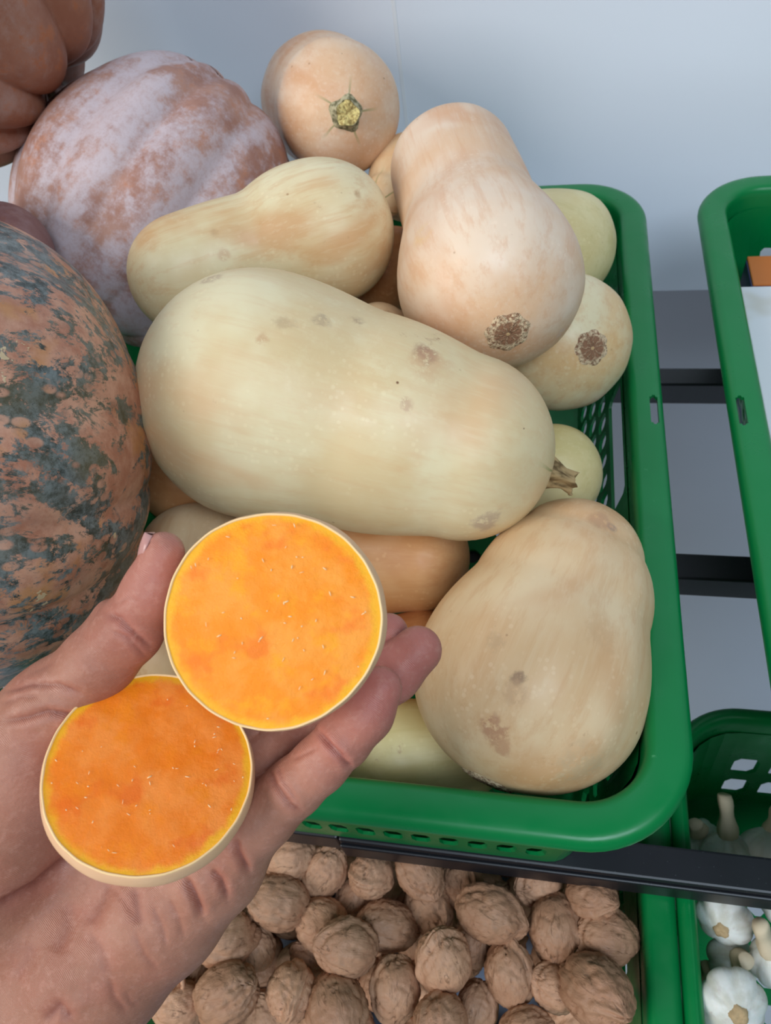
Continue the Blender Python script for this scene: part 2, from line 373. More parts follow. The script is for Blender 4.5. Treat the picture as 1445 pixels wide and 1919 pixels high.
SQUASH = []
def squash(label, chain, mat_args, scar=False, stem=None, seed=1, flat=(0.9, 0.9), ribs=0.006, scar_r=0.0108):
    rnd = random.Random(seed)
    pts = [P(a, b, d) for a, b, d, r in chain]; rad = [r * d / FPX for a, b, d, r in chain]
    ax = (pts[-1] - pts[0]); L0 = ax.length; ax.normalize()
    e0, e1 = rad[0] * flat[0], rad[-1] * flat[1]; L = L0 + e0 + e1
    A = pts[0] - ax * e0
    M = frame(A, ax, CAM - A); Mi = M.inverted()
    loc = [Mi @ p for p in pts]
    cs = [(l.z, r) for l, r in zip(loc, rad)]
    N, S = 56, 72
    t = L * (1 - np.cos(np.pi * np.arange(N + 1) / N)) / 2
    # squash the end caps: spheres ends are at c0-r0 and cn+rn; remap
    tt = t.copy()
    lo, hi = cs[0][0] - rad[0], cs[-1][0] + rad[-1]
    m = t < cs[0][0]; tt[m] = lo + (t[m]) / cs[0][0] * (cs[0][0] - lo)
    m = t > cs[-1][0]; tt[m] = cs[-1][0] + (t[m] - cs[-1][0]) / (L - cs[-1][0]) * (hi - cs[-1][0])
    r = profile(cs, L, tt); r[0] = r[-1] = 0.0
    # centre line through the chain
    zc = np.array([l.z for l in loc]); xo = np.interp(t, zc, [l.x for l in loc]); yo = np.interp(t, zc, [l.y for l in loc])
    kern = np.ones(9) / 9
    xo = np.convolve(np.pad(xo, 4, 'edge'), kern, 'valid'); yo = np.convolve(np.pad(yo, 4, 'edge'), kern, 'valid')
    xo -= np.interp(t, [0, L], [xo[0], xo[-1]]); yo -= np.interp(t, [0, L], [yo[0], yo[-1]])
    ph = [rnd.uniform(0, 6.28) for _ in range(8)]
    vs, fs = [(xo[0], yo[0], 0.0)], []
    for i in range(1, N):
        for j in range(S):
            a = 2 * math.pi * j / S; z = t[i] / L
            g = 1 + 0.012 * math.sin(2 * a + ph[0] + 2 * z) + 0.008 * math.sin(3 * a + ph[1] - 5 * z) + 0.006 * math.sin(9 * z + ph[2] + a) + 0.004 * math.sin(5 * a + 14 * z + ph[3])
            g += ribs * math.cos(10 * a + ph[4]) * (1 - z) ** 0.5
            vs.append((xo[i] + r[i] * g * math.cos(a), yo[i] + r[i] * g * math.sin(a), t[i]))
    vs.append((xo[-1], yo[-1], L)); last = len(vs) - 1
    for j in range(S):
        fs.append((0, 1 + (j + 1) % S, 1 + j))
        for i in range(N - 2):
            a, b = 1 + i * S + j, 1 + i * S + (j + 1) % S
            fs.append((a, b, b + S, a + S))
        fs.append((last, 1 + (N - 2) * S + j, 1 + (N - 2) * S + (j + 1) % S))
    me = mesh('butternut_squash', vs, fs)
    kw = dict(mat_args)
    bvh = BVHTree.FromPolygons([Vector(v) for v in vs], fs)
    co = Mi @ CAM; st = []
    for (px, py, rp, colr, amt, sc) in kw.pop('stains', ()):
        d = (Mi @ P(px, py, 1.0) - co).normalized(); hit = bvh.ray_cast(co, d)
        if hit[0] is not None: st.append((tuple(hit[0]), rp * hit[3] / FPX, colr, amt, sc))
    if stem: kw.setdefault('rays', 0.026)
    mat = squash_mat('squash_skin', stains=st, zl=L, seed=seed * 3.1, **kw)
    o = link('butternut_squash', me, mat); o.matrix_world = M
    tag(o, label, 'squash', 'butternut squash in the basket')
    if scar:
        n, sg = 9, 40; v2, f2 = [], []
        v2.append((xo[0], yo[0], -0.0008))
        rr_, zz = [], []
        for i in range(1, n + 1):
            rs = scar_r * i / n
            z = float(np.interp(rs, r[:N // 3], t[:N // 3]))
            for j in range(sg):
                a = 2 * math.pi * j / sg
                rj = rs * (1 + 0.05 * math.sin(7 * a + ph[5]) * (i / n))
                lift = 0.0011 * math.cos(i / n * 1.45) + (0.0004 * math.sin(13 * a + i) if i < n else 0) - 0.0011 * (1 - i / n) ** 2 - (0.0004 if i == n else 0)
                v2.append((xo[0] + rj * math.cos(a), yo[0] + rj * math.sin(a), z - lift - 0.0003))
        for j in range(sg):
            f2.append((0, 1 + (j + 1) % sg, 1 + j))
            for i in range(n - 1):
                a, b = 1 + i * sg + j, 1 + i * sg + (j + 1) % sg; f2.append((a, b, b + sg, a + sg))
        c = link('blossom_scar', mesh('blossom_scar', v2, f2), M_SCAR, o); tag(c, 'brown corky blossom scar')
    if stem:
        h, r0, tilt = stem[0], stem[1], stem[2]
        v2, f2 = [], []; n, sg = 8, 30
        tx, ty = tilt
        for i in range(n + 1):
            f = i / n; rad_ = r0 * (1.25 - 0.55 * min(1, f * 1.6) + 0.22 * max(0, f - 0.55))
            for j in range(sg):
                a = 2 * math.pi * j / sg
                q = rad_ * (1 + (0.07 if r0 > 0.012 else 0.16) * math.cos(5 * a) + 0.05 * math.sin(3 * a + 4 * f))
                zb = -0.0035 + h * f + (0.0012 * math.sin(4 * a + 1) + 0.0008 * math.sin(9 * a) if i == n else 0)
                v2.append((xo[-1] + q * math.cos(a) + tx * h * f * f, yo[-1] + q * math.sin(a) + ty * h * f * f, L + zb))
        for i in range(n):
            for j in range(sg):
                a, b = i * sg + j, i * sg + (j + 1) % sg; f2.append((a, b, b + sg, a + sg))
        so = link('stem', mesh('stem', v2, f2), stem[3], o)
        ctr = Vector((xo[-1] + tx * h, yo[-1] + ty * h, L - 0.0035 + h - 0.0022)); v3 = [tuple(ctr)]; f3 = []
        for kk in (0.5, 1.0):
            for j in range(sg):
                p = Vector(v2[n * sg + j]); v3.append(tuple(ctr + (p - ctr) * kk * 0.97 + Vector((0, 0, -0.0006 if kk == 1 else 0.0012 * math.sin(j * 2.1)))))
        for j in range(sg):
            f3.append((0, 1 + j, 1 + (j + 1) % sg)); f3.append((1 + j, 1 + sg + j, 1 + sg + (j + 1) % sg, 1 + (j + 1) % sg))
        link('stem_cut', mesh('stem_cut', v3, f3), stem[4], so)
    SQUASH.append(o)
    return o

BR = (150, 108, 84); GR = (160, 136, 112)
CREAM = dict(base=(220, 196, 150), light=(229, 214, 174), dark=(215, 174, 128))
PEACH = dict(base=(224, 186, 150), light=(231, 207, 182), dark=(212, 156, 112))
TAN = dict(base=(222, 184, 138), light=(229, 201, 160), dark=(208, 158, 110))
PALE = dict(base=(220, 200, 144), light=(228, 214, 164), dark=(202, 184, 120))
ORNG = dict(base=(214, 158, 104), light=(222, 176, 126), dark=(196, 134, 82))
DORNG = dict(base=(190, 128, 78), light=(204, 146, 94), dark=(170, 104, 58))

squash('large pale cream butternut squash lying across the top of the heap', [(490, 742, .492, 234), (672, 789, .49, 207), (866, 842, .484, 174)],
       dict(CREAM, stains=((795, 660, 34, (150, 104, 84), .85, 240), (800, 680, 60, (206, 160, 118), .5, 120), (600, 600, 22, GR, .7, 300), (672, 602, 24, (150, 120, 100), .75, 300), (530, 604, 26, (176, 146, 112), .55, 200),
            (640, 640, 190, (214, 184, 136), .45, 60), (915, 980, 34, (176, 150, 130), .65, 90), (395, 522, 26, (170, 140, 112), .5, 260), (745, 717, 4, (110, 60, 30), .9, 60), (982, 803, 3.5, (100, 60, 30), .9, 60),
            (760, 757, 16, (190, 150, 120), .6, 260), (490, 635, 18, (196, 150, 108), .6, 260)), rays=0.04, streak=0.7),
       stem=(0.019, 0.0085, (-0.1, 0.15), M_STEM, M_STEM), scar=True, seed=3, ribs=0.003, flat=(0.97, 0.98))
squash('cream peanut-shaped butternut squash resting against the brown pumpkin', [(347, 517, .572, 107), (478, 456, .578, 95), (612, 437, .585, 130)],
       dict(CREAM, dark=(206, 152, 98), stains=((668, 362, 14, (176, 134, 92), .7, 240), (400, 435, 12, (190, 150, 110), .5, 240), (420, 478, 14, (196, 150, 110), .5, 240))), seed=5, ribs=0.002, flat=(0.97, 0.97))
squash('tan butternut squash at the top with its cut stem facing outward', [(604, 190, .80, 113), (634, 205, .70, 116)],
       dict(PEACH, rays=0.032), stem=(0.012, 0.0125, (0.05, -0.02), M_GSTEM, M_CUT), seed=7, ribs=0.003)
squash('peach butternut squash standing with its round blossom scar facing the camera', [(920, 530, .52, 172), (882, 408, .57, 126), (850, 320, .62, 116)],
       dict(PEACH, stains=((1050, 625, 16, (214, 196, 190), .6, 200), (790, 440, 30, (226, 190, 140), .6, 60))), scar=True, seed=9, ribs=0.004, scar_r=0.0142)
squash('pale squash by the right rim with an oval scar, under the peach one', [(1057, 643, .592, 126), (995, 632, .652, 86)],
       dict(CREAM, base=(220, 182, 130), dark=(208, 156, 106)), scar=True, seed=11, scar_r=0.0125)
squash('pale greenish squash in the back right corner of the basket', [(1055, 466, .66, 104), (950, 440, .69, 80)], dict(PALE), seed=13)
squash('pale yellow squash tucked behind the brown stem of the large one', [(1043, 886, .57, 92), (905, 905, .60, 92)], dict(PALE), seed=15)
squash('plump tan squash in the front right corner of the basket', [(985, 1282, .465, 214), (1045, 1130, .478, 168), (1080, 1046, .491, 122)],
       dict(TAN, stains=((972, 1268, 20, (150, 116, 88), .8, 200), (968, 1300, 30, (200, 160, 120), .6, 160), (920, 1358, 34, (178, 124, 92), .7, 170), (940, 1398, 24, (186, 136, 100), .65, 170), (935, 1205, 26, (196, 160, 120), .5, 200),
            (1120, 975, 30, (186, 140, 104), .6, 180), (1150, 990, 14, (150, 124, 110), .6, 240), (1130, 1190, 50, (208, 168, 124), .5, 220), (1090, 1440, 60, (200, 176, 140), .5, 200))), scar=True, seed=17, ribs=0.012, scar_r=0.016)
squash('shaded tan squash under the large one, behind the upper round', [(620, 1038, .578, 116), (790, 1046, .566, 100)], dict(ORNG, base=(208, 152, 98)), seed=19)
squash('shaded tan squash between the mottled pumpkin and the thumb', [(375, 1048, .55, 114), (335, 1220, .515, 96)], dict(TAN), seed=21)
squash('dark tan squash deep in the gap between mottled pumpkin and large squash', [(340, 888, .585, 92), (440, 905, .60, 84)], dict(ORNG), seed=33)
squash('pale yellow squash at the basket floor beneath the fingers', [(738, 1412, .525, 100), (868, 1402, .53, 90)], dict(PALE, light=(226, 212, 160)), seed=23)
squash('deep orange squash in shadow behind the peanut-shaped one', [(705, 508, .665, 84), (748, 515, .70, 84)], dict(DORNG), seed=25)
squash('small tan squash peeking out under the peach one, above the large one', [(715, 640, .585, 72), (610, 700, .615, 62)],
       dict(TAN, stains=((722, 588, 16, (160, 110, 60), .7, 160),)), seed=27)
squash('tan squash squeezed behind the peach one, below the stem-end squash', [(775, 330, .73, 78), (724, 366, .70, 40)], dict(TAN), seed=29,
       stem=(0.012, 0.006, (0.0, 0.0), M_GSTEM, M_CUT))
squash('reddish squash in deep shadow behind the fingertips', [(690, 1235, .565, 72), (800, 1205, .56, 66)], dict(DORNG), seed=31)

# ------------------------------------------------------------------ pumpkins
def pumpkin(label, ctr, axis, R, polar, nribs, depth, mat, xh, seed=1, lump=0.012, stem=False, ribp=0.7):
    rnd = random.Random(seed); ph = [rnd.uniform(0, 6.28) for _ in range(9)]
    C = P(*ctr); M = frame(C, camdir(*axis), camdir(*xh))
    N, S = 64, 192; vs, fs = [], []
    for i in range(N + 1):
        th = math.pi * i / N; s = math.sin(th); c = math.cos(th)
        for j in range(S):
            a = 2 * math.pi * j / S
            aw = a + 0.09 * math.sin(3 * a + ph[0]) + 0.06 * math.sin(2 * a + ph[1] + c)
            rib = abs(math.cos(nribs * aw / 2)) ** ribp
            g = 1 - depth * (1 - rib) * s ** 0.6 + lump * (math.sin(2 * a + ph[2] + 2 * c) + 0.7 * math.sin(5 * c + ph[3] + a) + 0.4 * math.sin(7 * a + 6 * c + ph[4]))
            rr = R * (abs(s) ** 0.94) * g
            dimple = 0.22 * math.exp(-(s / 0.28) ** 2)
            vs.append((rr * math.cos(a), rr * math.sin(a), polar * c * (1 - dimple) * (1 - 0.5 * depth * (1 - rib))))
    for i in range(N):
        for j in range(S):
            a, b = i * S + j, i * S + (j + 1) % S; fs.append((a, a + S, b + S, b))
    me = mesh('pumpkin', vs, fs); bm = bmesh.new(); bm.from_mesh(me); bmesh.ops.remove_doubles(bm, verts=bm.verts[:], dist=1e-6)
    bmesh.ops.recalc_face_normals(bm, faces=bm.faces[:]); bm.to_mesh(me); bm.free()
    o = link('pumpkin', me, mat); o.matrix_world = M
    if not stem: tag(o, label, 'pumpkin', 'pumpkins left of the squash'); return o
    v2, f2 = [], []
    for i in range(6):
        f = i / 5
        for j in range(25):
            a = 2 * math.pi * j / 25; q = (0.017 - 0.007 * f) * (1 + 0.15 * math.cos(5 * a)); v2.append((q * math.cos(a) + 0.006 * f * f, q * math.sin(a), polar * 0.74 + 0.035 * f))
    for i in range(5):
        for j in range(25):
            a, b = i * 25 + j, i * 25 + (j + 1) % 25; f2.append((a, b, b + 25, a + 25))
    f2.append(tuple(range(125, 150)))
    link('stem', mesh('stem', v2, f2), M_STEM, o)
    tag(o, label, 'pumpkin', 'pumpkins left of the squash'); return o
def brown_pumpkin_mat(name, c0, c1, bloom, orange, seed, amt):
    k = NM(name, 0.5, 0.35); off = k.map(loc=(seed, seed * 2, seed * .7))
    pol = k.map((1, 1, 0.3), (seed, 0, 0))
    c = k.mix(k.step(k.noise(30, 5, 0.65, vec=off), 0.36, 0.64), lin(c0), lin(c1))
    c = k.mix(k.math('MULTIPLY', k.step(k.noise(60, 6, 0.75, vec=off), 0.52, 0.64), 0.65), c, lin(orange))
    bm_ = k.math('ADD', k.math('MULTIPLY', k.noise(13, 4, 0.6, vec=pol, dist=0.5), 0.62), k.math('MULTIPLY', k.noise(70, 6, 0.75, vec=off), 0.38))
    c = k.mix(k.math('MULTIPLY', k.step(bm_, 0.43, 0.57), amt), c, lin(bloom))
    c = k.mix(k.math('MULTIPLY', k.step(k.noise(240, 5, 0.8, vec=off), 0.45, 0.65), 0.25), c, lin(c0))
    k.color(c); k.bump(k.math('ADD', k.noise(45, 5, vec=off), k.math('MULTIPLY', bm_, 0.8)), 0.22, 0.003); return k.m
MB1 = brown_pumpkin_mat('bloomed_brown_skin', (158, 112, 96), (178, 136, 120), (202, 190, 196), (186, 124, 92), 1.3, 0.82)
MB2 = brown_pumpkin_mat('rusty_brown_skin', (142, 90, 68), (156, 108, 88), (166, 138, 128), (170, 96, 50), 5.2, 0.55)
MB3 = brown_pumpkin_mat('maroon_brown_skin', (120, 78, 74), (134, 96, 92), (160, 134, 134), (130, 80, 62), 9.1, 0.5)
k = NM('mottled_green_skin', 0.42, 0.45)
pol = k.map((1, 1, 0.6), (2.0, 0.4, 0.0)); off = k.map(loc=(4.1, 2.2, 1.0))
big = k.noise(17, 6, 0.68, vec=pol, dist=1.0); fine = k.noise(95, 6, 0.8, vec=pol, dist=0.4)
c = k.mix(k.step(k.noise(42, 5, 0.7, vec=off), 0.35, 0.65), lin((168, 108, 82)), lin((202, 150, 122)))
c = k.mix(k.math('MULTIPLY', k.step(k.noise(26, 3, vec=off), 0.54, 0.68), 0.6), c, lin((190, 128, 56)))
gm = k.step(k.math('ADD', k.math('MULTIPLY', big, 0.58), k.math('MULTIPLY', fine, 0.52)), 0.528, 0.578)
gcol = k.mix(k.step(k.noise(120, 5, 0.8, vec=off), 0.35, 0.65), lin((40, 48, 44)), lin((118, 126, 124)))
gcol = k.mix(k.math('MULTIPLY', k.step(k.noise(14, 3, vec=off), 0.45, 0.65), 0.5), gcol, lin((104, 92, 60)))
sp = k.step(k.voro(105, vec=pol), 0.34, 0.22)
gm2 = k.math('MULTIPLY', gm, k.math('SUBTRACT', 1.0, k.math('MULTIPLY', k.math('MULTIPLY', sp, k.step(fine, 0.40, 0.54)), 0.85)))
c = k.mix(gm2, c, gcol)
dk = k.math('MULTIPLY', k.step(k.noise(230, 5, 0.8, vec=off), 0.58, 0.66), k.step(big, 0.42, 0.56))
c = k.mix(k.math('MULTIPLY', dk, 0.7), c, lin((42, 46, 40)))
bloom = k.step(k.noise(9, 5, 0.7, vec=off), 0.46, 0.68)
c = k.mix(k.math('MULTIPLY', bloom, 0.3), c, lin((158, 154, 150)))
crk = k.step(k.noise(24, 5, 0.75, vec=k.map(loc=(9, 1, 3))), 0.645, 0.66)
c = k.mix(k.math('MULTIPLY', crk, 0.9), c, lin((206, 180, 140)))
k.color(c); k.bump(k.math('ADD', k.noise(60, 5, vec=off), crk), 0.28, 0.0022); MGP = k.m

pumpkin('big brown ribbed pumpkin with a pale bluish bloom', (299, 396, .718), (-0.55, 0.83, -0.12), 0.1225, 0.134, 11, 0.06, MB1, (1, 0.6, 0), 3, ribp=0.9)
pumpkin('rust brown ribbed pumpkin cut off by the top left corner', (-140, -30, .62), (0.75, 0.5, 0.45), 0.139, 0.134, 10, 0.16, MB2, (0, 1, -1), 6)
pumpkin('dark maroon ribbed pumpkin peeking out behind the mottled one', (-72, 566, .595), (-0.5, -0.6, 0.6), 0.086, 0.074, 10, 0.14, MB3, (0, 1, -1), 8)
pumpkin('large mottled green and orange pumpkin at the left edge', (-100, 858, .468), (-0.80, 0.05, -0.60), 0.1445, 0.116, 12, 0.04, MGP, (0, 1, 0), 12, 0.008)

# ------------------------------------------------------------------ carton in the right basket
ct = empty('carton', (0.30, 0.45, ZC - 0.565)); tag(ct, 'white carton with an orange band and purple side in the right basket', 'carton')
zt, zb = ZC - 0.470, ZC - 0.560
def cpart(name, x0, x1, y0, y1, z0, z1, m, bev=0.0012):
    return link(name, box_mesh(name, x0 - 0.30, x1 - 0.30, y0 - 0.45, y1 - 0.45, z0 - ZC + 0.565, z1 - ZC + 0.565, bev, 2), m, ct, smooth=False)
cpart('carton_body', 0.180, 0.44, 0.24, 0.664, zb, zt - 0.001, plain('purple_card', (70, 62, 112), 0.5))
cpart('orange_band', 0.181, 0.44, 0.624, 0.667, zt - 0.012, zt + 0.001, plain('orange_card', (196, 112, 48), 0.5, 0.4, 0.05))
wc = NM('white_card', 0.6, 0.3); wc.color(wc.mix(wc.step(wc.noise(9, 3), 0.5, 0.62), lin((222, 224, 226)), lin((206, 202, 192)))); wc.bump(wc.noise(20, 2), 0.15, 0.003)
top = cpart('top_panel', 0.170, 0.44, 0.24, 0.622, zt - 0.003, zt + 0.0006, wc.m)
bp = PZ(1447, 835, zt)[0]
cpart('printed_mark', 0.1712, bp.x + 0.05, bp.y - 0.008, bp.y + 0.006, zt + 0.0003, zt + 0.0010, plain('black_print', (22, 22, 26), 0.6), 0.0002)

# ------------------------------------------------------------------ walnuts
from mathutils import noise as mn
wn = NM('walnut_shell', 0.52, 0.4)
oi = wn.n('ShaderNodeObjectInfo').outputs['Random']
cb = wn.mix(wn.noise(60, 5, 0.65), lin((170, 121, 92)), lin((218, 174, 140)))
cb = wn.mix(wn.step(oi, 0.0, 1.0, 0.0, 0.45), cb, lin((132, 92, 66)))
ws = wn.map((1, 1, 0.3))
cb = wn.mix(wn.math('MULTIPLY', wn.step(wn.noise(170, 5, 0.7, vec=ws, dist=1.0), 0.56, 0.68), 0.7), cb, lin((104, 72, 48)))
cb = wn.mix(wn.math('MULTIPLY', wn.step(wn.noise(40, 3), 0.6, 0.75), 0.4), cb, lin((120, 92, 68)))
wn.color(cb); wn.bump(wn.noise(190, 5, 0.65, vec=ws, dist=1.0), 0.7, 0.0016); M_WAL = wn.m
def walnut_mesh(seed):
    rnd = random.Random(seed); N, S = 44, 64; vs, fs = [], []
    e = rnd.uniform(1.10, 1.24); fl_ = rnd.uniform(0.92, 1.0); o3 = Vector((seed * 3.7, seed * 1.3, 0))
    for i in range(N + 1):
        th = math.pi * i / N
        for j in range(S):
            a = 2 * math.pi * j / S
            d = Vector((math.sin(th) * math.cos(a), math.sin(th) * math.sin(a), math.cos(th)))
            sw = a + 0.12 * math.sin(2.3 * th + seed) + 0.05 * math.sin(6 * th + 2 * seed)
            sd = abs(math.sin(sw)) * math.sin(th)                    # distance from the seam plane
            ridge = 0.09 * math.exp(-(sd / 0.13) ** 2) - 0.10 * math.exp(-(sd / 0.035) ** 2) - 0.05 * math.exp(-((sd - 0.27) / 0.08) ** 2)
            q = Vector((d.x * 2.6, d.y * 2.6, d.z * 1.0)) + o3
            q = q + 0.35 * Vector((mn.noise(q * 1.7), mn.noise(q * 1.7 + Vector((5, 0, 0))), mn.noise(q * 1.7 + Vector((0, 5, 0)))))
            n1, n2 = abs(mn.noise(q)), abs(mn.noise(q * 2.4 + o3))
            wr = 0.085 * math.exp(-(n1 / 0.07) ** 2) + 0.045 * math.exp(-(n2 / 0.09) ** 2)   # thin furrows
            lump = 0.05 * mn.noise(d * 1.7 + o3)
            r = 1 + ridge - wr * (1 - 0.6 * math.exp(-(sd / 0.12) ** 2)) + lump + 0.12 * max(0, d.z) ** 16
            vs.append((d.x * r, d.y * r * fl_, d.z * r * e))
    for i in range(N):
        for j in range(S):
            a, b = i * S + j, i * S + (j + 1) % S; fs.append((a, a + S, b + S, b))
    me = mesh('walnut', [Vector(v) * 0.0215 for v in vs], fs); bm = bmesh.new(); bm.from_mesh(me); bmesh.ops.remove_doubles(bm, verts=bm.verts[:], dist=1e-7); bm.to_mesh(me); bm.free()
    me.materials.append(M_WAL); me.polygons.foreach_set('use_smooth', [True] * len(me.polygons)); return me
WM = [walnut_mesh(s) for s in (1, 2, 3, 4, 5, 6)]
# px, py, radius px, drop of the centre below the basket rim, label
WAL = [
 (545, 1608, 50, .012, 'walnut beside the little finger, just under the black rail'),
 (607, 1634, 48, .020, 'walnut under the joint of the black rail'),
 (696, 1640, 50, .012, 'light walnut right of the rail joint, touching the rail edge'),
 (787, 1635, 52, .012, 'light walnut under the rail below the basket front'),
 (866, 1652, 46, .035, 'shaded walnut under the rail, left of the deeply grooved one'),
 (918, 1712, 62, .004, 'walnut with a deep grooved seam in the upper middle of the basket'),
 (1010, 1655, 50, .020, 'walnut half hidden by the rail, right of the deeply grooved one'),
 (1108, 1684, 50, .004, 'pale walnut under the rail near the right basket wall'),
 (1040, 1738, 60, .012, 'reddish wrinkled walnut second from the right wall'),
 (1137, 1756, 60, .010, 'greenish tinted walnut against the right wall, above the large pale one'),
 (522, 1690, 60, .010, 'striped walnut beside the hand, second row'),
 (603, 1732, 56, .022, 'dull walnut behind the cracked round one'),
 (650, 1775, 62, .002, 'round walnut with a dark crack and folded seam in the middle'),
 (726, 1735, 54, .026, 'smooth dull walnut right of the cracked round one'),
 (803, 1700, 54, .040, 'dark walnut in shadow behind the smooth dull one'),
 (831, 1800, 64, .004, 'oval walnut standing upright right of the middle'),
 (886, 1772, 46, .034, 'walnut partly hidden behind the upright oval one'),
 (956, 1825, 56, .014, 'smooth walnut leaning left above the bare liner patch'),
 (1040, 1850, 50, .016, 'walnut tucked behind the large pale one'),
 (1117, 1856, 74, -.006, 'large pale walnut at the lower right near the basket wall'),
 (740, 1853, 57, .014, 'dark wrinkled walnut below the cracked round one'),
 (632, 1892, 66, .002, 'pale walnut at the bottom edge left of the dark wrinkled one'),
 (546, 1858, 58, .010, 'walnut with long lengthwise groove between two pale ones'),
 (425, 1862, 66, .004, 'tall pale walnut with a bumpy front near the wrist'),
 (420, 1756, 64, .008, 'pale walnut with a dark top beside the palm edge'),
 (336, 1884, 48, .018, 'walnut at the bottom edge below the open half shell'),
 (826, 1912, 58, .004, 'walnut cut by the bottom edge under the upright oval one'),
 (895, 1888, 48, .030, 'shaded walnut left of the bare liner patch'),
 (478, 1776, 44, .040, 'dark walnut deep between the pale ones by the palm'),
 (664, 1686, 44, .040, 'dark walnut in the gap below the rail'),
 (985, 1935, 52, .014, 'walnut just entering the bottom edge by the liner patch'),
 (362, 1800, 44, .040, 'dark walnut in shadow beside the palm edge'),
 (470, 1640, 42, .030, 'walnut mostly hidden behind the little finger'),
 (580, 1800, 42, .044, 'dark walnut below the dull one in the middle'),
]
rnd = random.Random(5)
wal_pos = []
for i, (px, py, rp, dz, lab) in enumerate(WAL):
    z = ZLOW - dz; p, d = PZ(px, py, z); R = min(rp * d / FPX * 0.92, 0.0252)
    o = bpy.data.objects.new('walnut', WM[i % 6]); COL.objects.link(o); o.location = p
    o.rotation_euler = (rnd.uniform(0.5, 2.2), rnd.uniform(-0.6, 0.6), rnd.uniform(0, 6.28)); s = R / 0.0232; o.scale = (s, s, s)
    tag(o, lab, 'walnut', 'walnuts in the lower basket'); wal_pos.append(p)
ix = 0
for gy in range(7):
    for gx in range(9):
        p = Vector((-0.24 + gx * 0.0375 + (gy % 2) * 0.018 + rnd.uniform(-.004, .004), -0.05 + gy * 0.0385 + rnd.uniform(-.004, .004), ZLOW - 0.112 + rnd.uniform(0, .006)))
        if p.x > 0.045 and gy in (1, 2): continue
        lp, _ = PZ(945, 1885, ZLOW - 0.148)
        if (Vector((p.x, p.y, 0)) - Vector((lp.x, lp.y, 0))).length < 0.032: continue
        o = bpy.data.objects.new('walnut', WM[ix % 6]); COL.objects.link(o); o.location = p; ix += 1
        o.rotation_euler = (rnd.uniform(0, 3), rnd.uniform(0, 3), rnd.uniform(0, 6.28)); o.scale = (0.93,) * 3
        tag(o, 'walnut of the shaded bottom layer showing only through gaps between the upper ones', 'walnut', 'walnuts of the bottom layer')
# open half shell by the wrist
p, d = PZ(292, 1852, ZLOW - 0.006)
bm = bmesh.new(); N, S = 14, 36; rows_ = []
for sgn, sc in ((1, 1.0), (0, 0.88)):
    for i in range(N + 1):
        th = math.pi / 2 * i / N
        rows_.append([bm.verts.new((0.024 * sc * math.sin(th) * math.cos(2 * math.pi * j / S) * (1 + 0.02 * math.sin(7 * j)), 0.020 * sc * math.sin(th) * math.sin(2 * math.pi * j / S), -0.018 * sc * math.cos(th))) for j in range(S)])
for a in range(2 * N + 1):
    if a == N:
        for j in range(S): bm.faces.new([rows_[N][j], rows_[N][(j + 1) % S], rows_[2 * N + 1][(j + 1) % S], rows_[2 * N + 1][j]])
        continue
    for j in range(S): bm.faces.new([rows_[a][j], rows_[a][(j + 1) % S], rows_[a + 1][(j + 1) % S], rows_[a + 1][j]])
bmesh.ops.remove_doubles(bm, verts=bm.verts[:], dist=1e-6); bmesh.ops.recalc_face_normals(bm, faces=bm.faces[:])
me = bpy.data.meshes.new('walnut_shell'); bm.to_mesh(me); bm.free()
o = link('walnut_shell', me, M_WAL); o.location = p; o.rotation_euler = (0.5, -0.5, 0.8)
tag(o, 'open half of a walnut shell beside the wrist', 'walnut shell')

